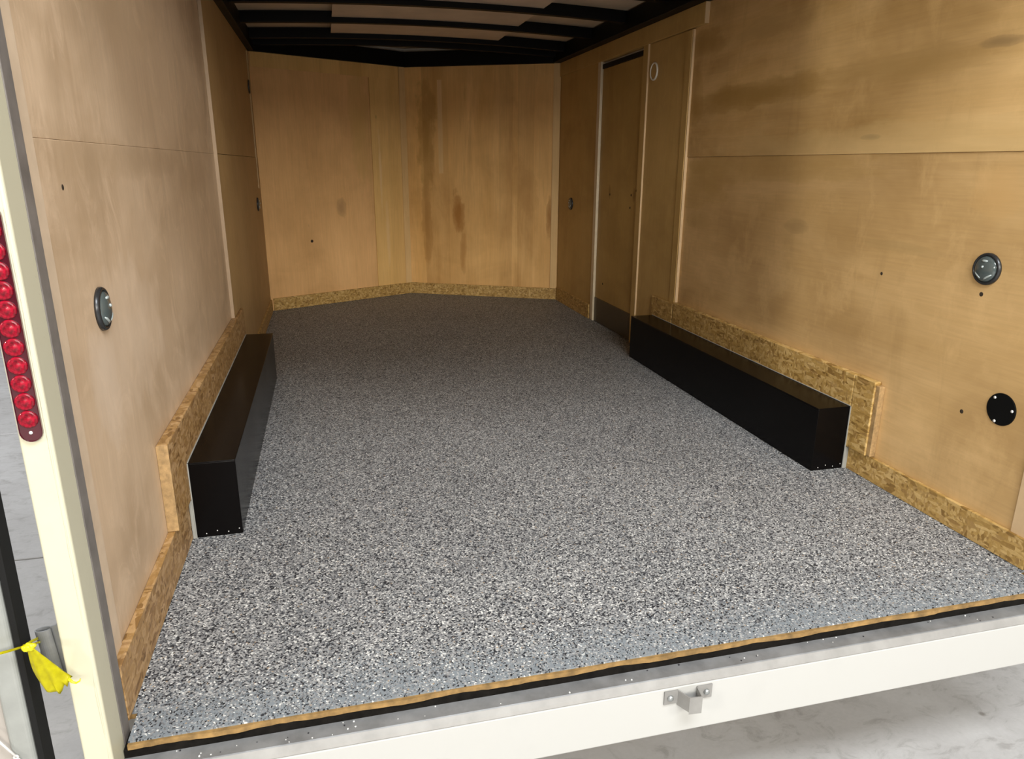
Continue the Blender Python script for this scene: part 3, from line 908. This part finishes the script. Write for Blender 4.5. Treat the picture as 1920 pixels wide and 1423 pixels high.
def round_light(label, x, y, z, ax, r, group='round recessed wall lights'):
    root = tag(empty('round_wall_light', (x, y, z)), label, 'light', group)
    new_obj('rim', lathe_bm([(r * 0.78, 0), (r, 0.0), (r, 0.004), (r * 0.95, 0.0085), (r * 0.86, 0.010), (r * 0.82, 0.0075), (r * 0.78, 0.004)], 48, axis=ax), 'rim_dark', root, smooth=True)
    dome = new_obj('dome_lens', lathe_bm([(r * 0.815, 0.004)] + [(r * 0.80 * math.cos(t * math.pi / 16), 0.0055 + 0.013 * math.sin(t * math.pi / 16)) for t in range(0, 8)] + [(0, 0.0185)], 48, axis=ax), 'chrome_dark', root, smooth=True)
    sg = 1 if ax == 'X' else -1
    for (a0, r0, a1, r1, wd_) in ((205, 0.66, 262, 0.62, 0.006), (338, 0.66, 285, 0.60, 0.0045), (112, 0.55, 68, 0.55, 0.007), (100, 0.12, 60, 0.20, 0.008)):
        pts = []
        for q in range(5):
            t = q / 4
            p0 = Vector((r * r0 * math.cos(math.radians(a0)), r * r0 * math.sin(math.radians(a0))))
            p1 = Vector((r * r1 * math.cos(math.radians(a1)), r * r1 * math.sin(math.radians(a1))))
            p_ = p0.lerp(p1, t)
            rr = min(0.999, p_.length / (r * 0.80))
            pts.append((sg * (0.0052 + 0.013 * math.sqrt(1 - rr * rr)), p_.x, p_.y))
        new_obj('dome_glint', tube_bm(pts, [wd_ * 0.25, wd_ * 0.5, wd_ * 0.5, wd_ * 0.5, wd_ * 0.25], 8), 'dome_glint', dome, smooth=True)  # pale raised streaks shaped as highlights and reflections on the dome
    return root


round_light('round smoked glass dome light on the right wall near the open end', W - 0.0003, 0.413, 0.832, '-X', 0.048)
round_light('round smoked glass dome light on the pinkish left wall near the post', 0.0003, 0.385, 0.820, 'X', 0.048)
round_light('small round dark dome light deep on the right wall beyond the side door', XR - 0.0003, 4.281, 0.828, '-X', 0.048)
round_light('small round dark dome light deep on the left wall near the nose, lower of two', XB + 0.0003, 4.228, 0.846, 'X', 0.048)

cv = tag(empty('round_cover_plate', (W - 0.0003, 0.275, 0.434)), 'flat black round cover plate with three bright screws on right wall', 'cover plate')
new_obj('plate', lathe_bm([(0, 0), (0.049, 0), (0.049, 0.002), (0.047, 0.003), (0, 0.003)], 56, axis='-X'), 'black', cv)
for dy, dz in ((0.026, 0.030), (-0.037, 0.006), (0.013, -0.040)):
    new_obj('screw', lathe_bm([(0.0045, 0.0), (0.0042, 0.0015), (0, 0.0028)], 14, axis='-X', origin=(-0.0030, dy, dz)), 'screw', cv, smooth=True)

wd = tag(empty('white_disc', (XR - 0.0003, 2.835, 1.645)), 'round off white plastic disc high on the wall beside the side door', 'cover plate')
new_obj('disc_face', lathe_bm([(0, 0.004), (0.036, 0.004), (0.040, 0.0035), (0.0405, 0.0)], 44, axis='-X'), 'ply_right_far', wd, smooth=False)
new_obj('disc_ring', lathe_bm([(0.041, 0.0), (0.050, 0.0), (0.050, 0.005), (0.047, 0.008), (0.042, 0.008), (0.041, 0.004)], 44, axis='-X'), 'lens_white', wd, smooth=True)

bc = tag(empty('vent_plate', (XB + 0.0003, 4.40, 1.643)), 'thin dark oval plate high on the left wall by the nose', 'cover plate')
new_obj('plate', lathe_bm([(0, 0), (0.046, 0), (0.046, 0.006), (0.040, 0.009), (0, 0.009)], 36, axis='X'), 'rim_dark', bc)

# ------------------------------------------------------------------ loose flakes spilt on the sill
for nm, mt_, cnt, lab in (('spilt_white_flakes', 'chip_w', 30, 'loose white epoxy flakes scattered on the grey sill'), ('spilt_dark_flakes', 'chip_d', 18, 'loose dark epoxy flakes scattered on the grey sill')):
    bm = bmesh.new()
    for k in range(cnt):
        x = random.choice((random.uniform(0.05, 0.5), random.uniform(0.05, 2.3), random.uniform(1.1, 2.3)))
        y = random.uniform(-0.036, -0.004)
        s = random.uniform(0.0009, 0.0027)
        a_ = random.uniform(0, 6.28)
        pts = [(x + s * random.uniform(0.6, 1.2) * math.cos(a_ + q * 1.257), y + s * random.uniform(0.6, 1.2) * math.sin(a_ + q * 1.257)) for q in range(5)]
        add_prism(bm, pts, -0.0344, -0.0344 + random.uniform(0.0006, 0.0016))
    tag(new_obj(nm, bm, mt_), lab, 'flakes', kind='stuff')
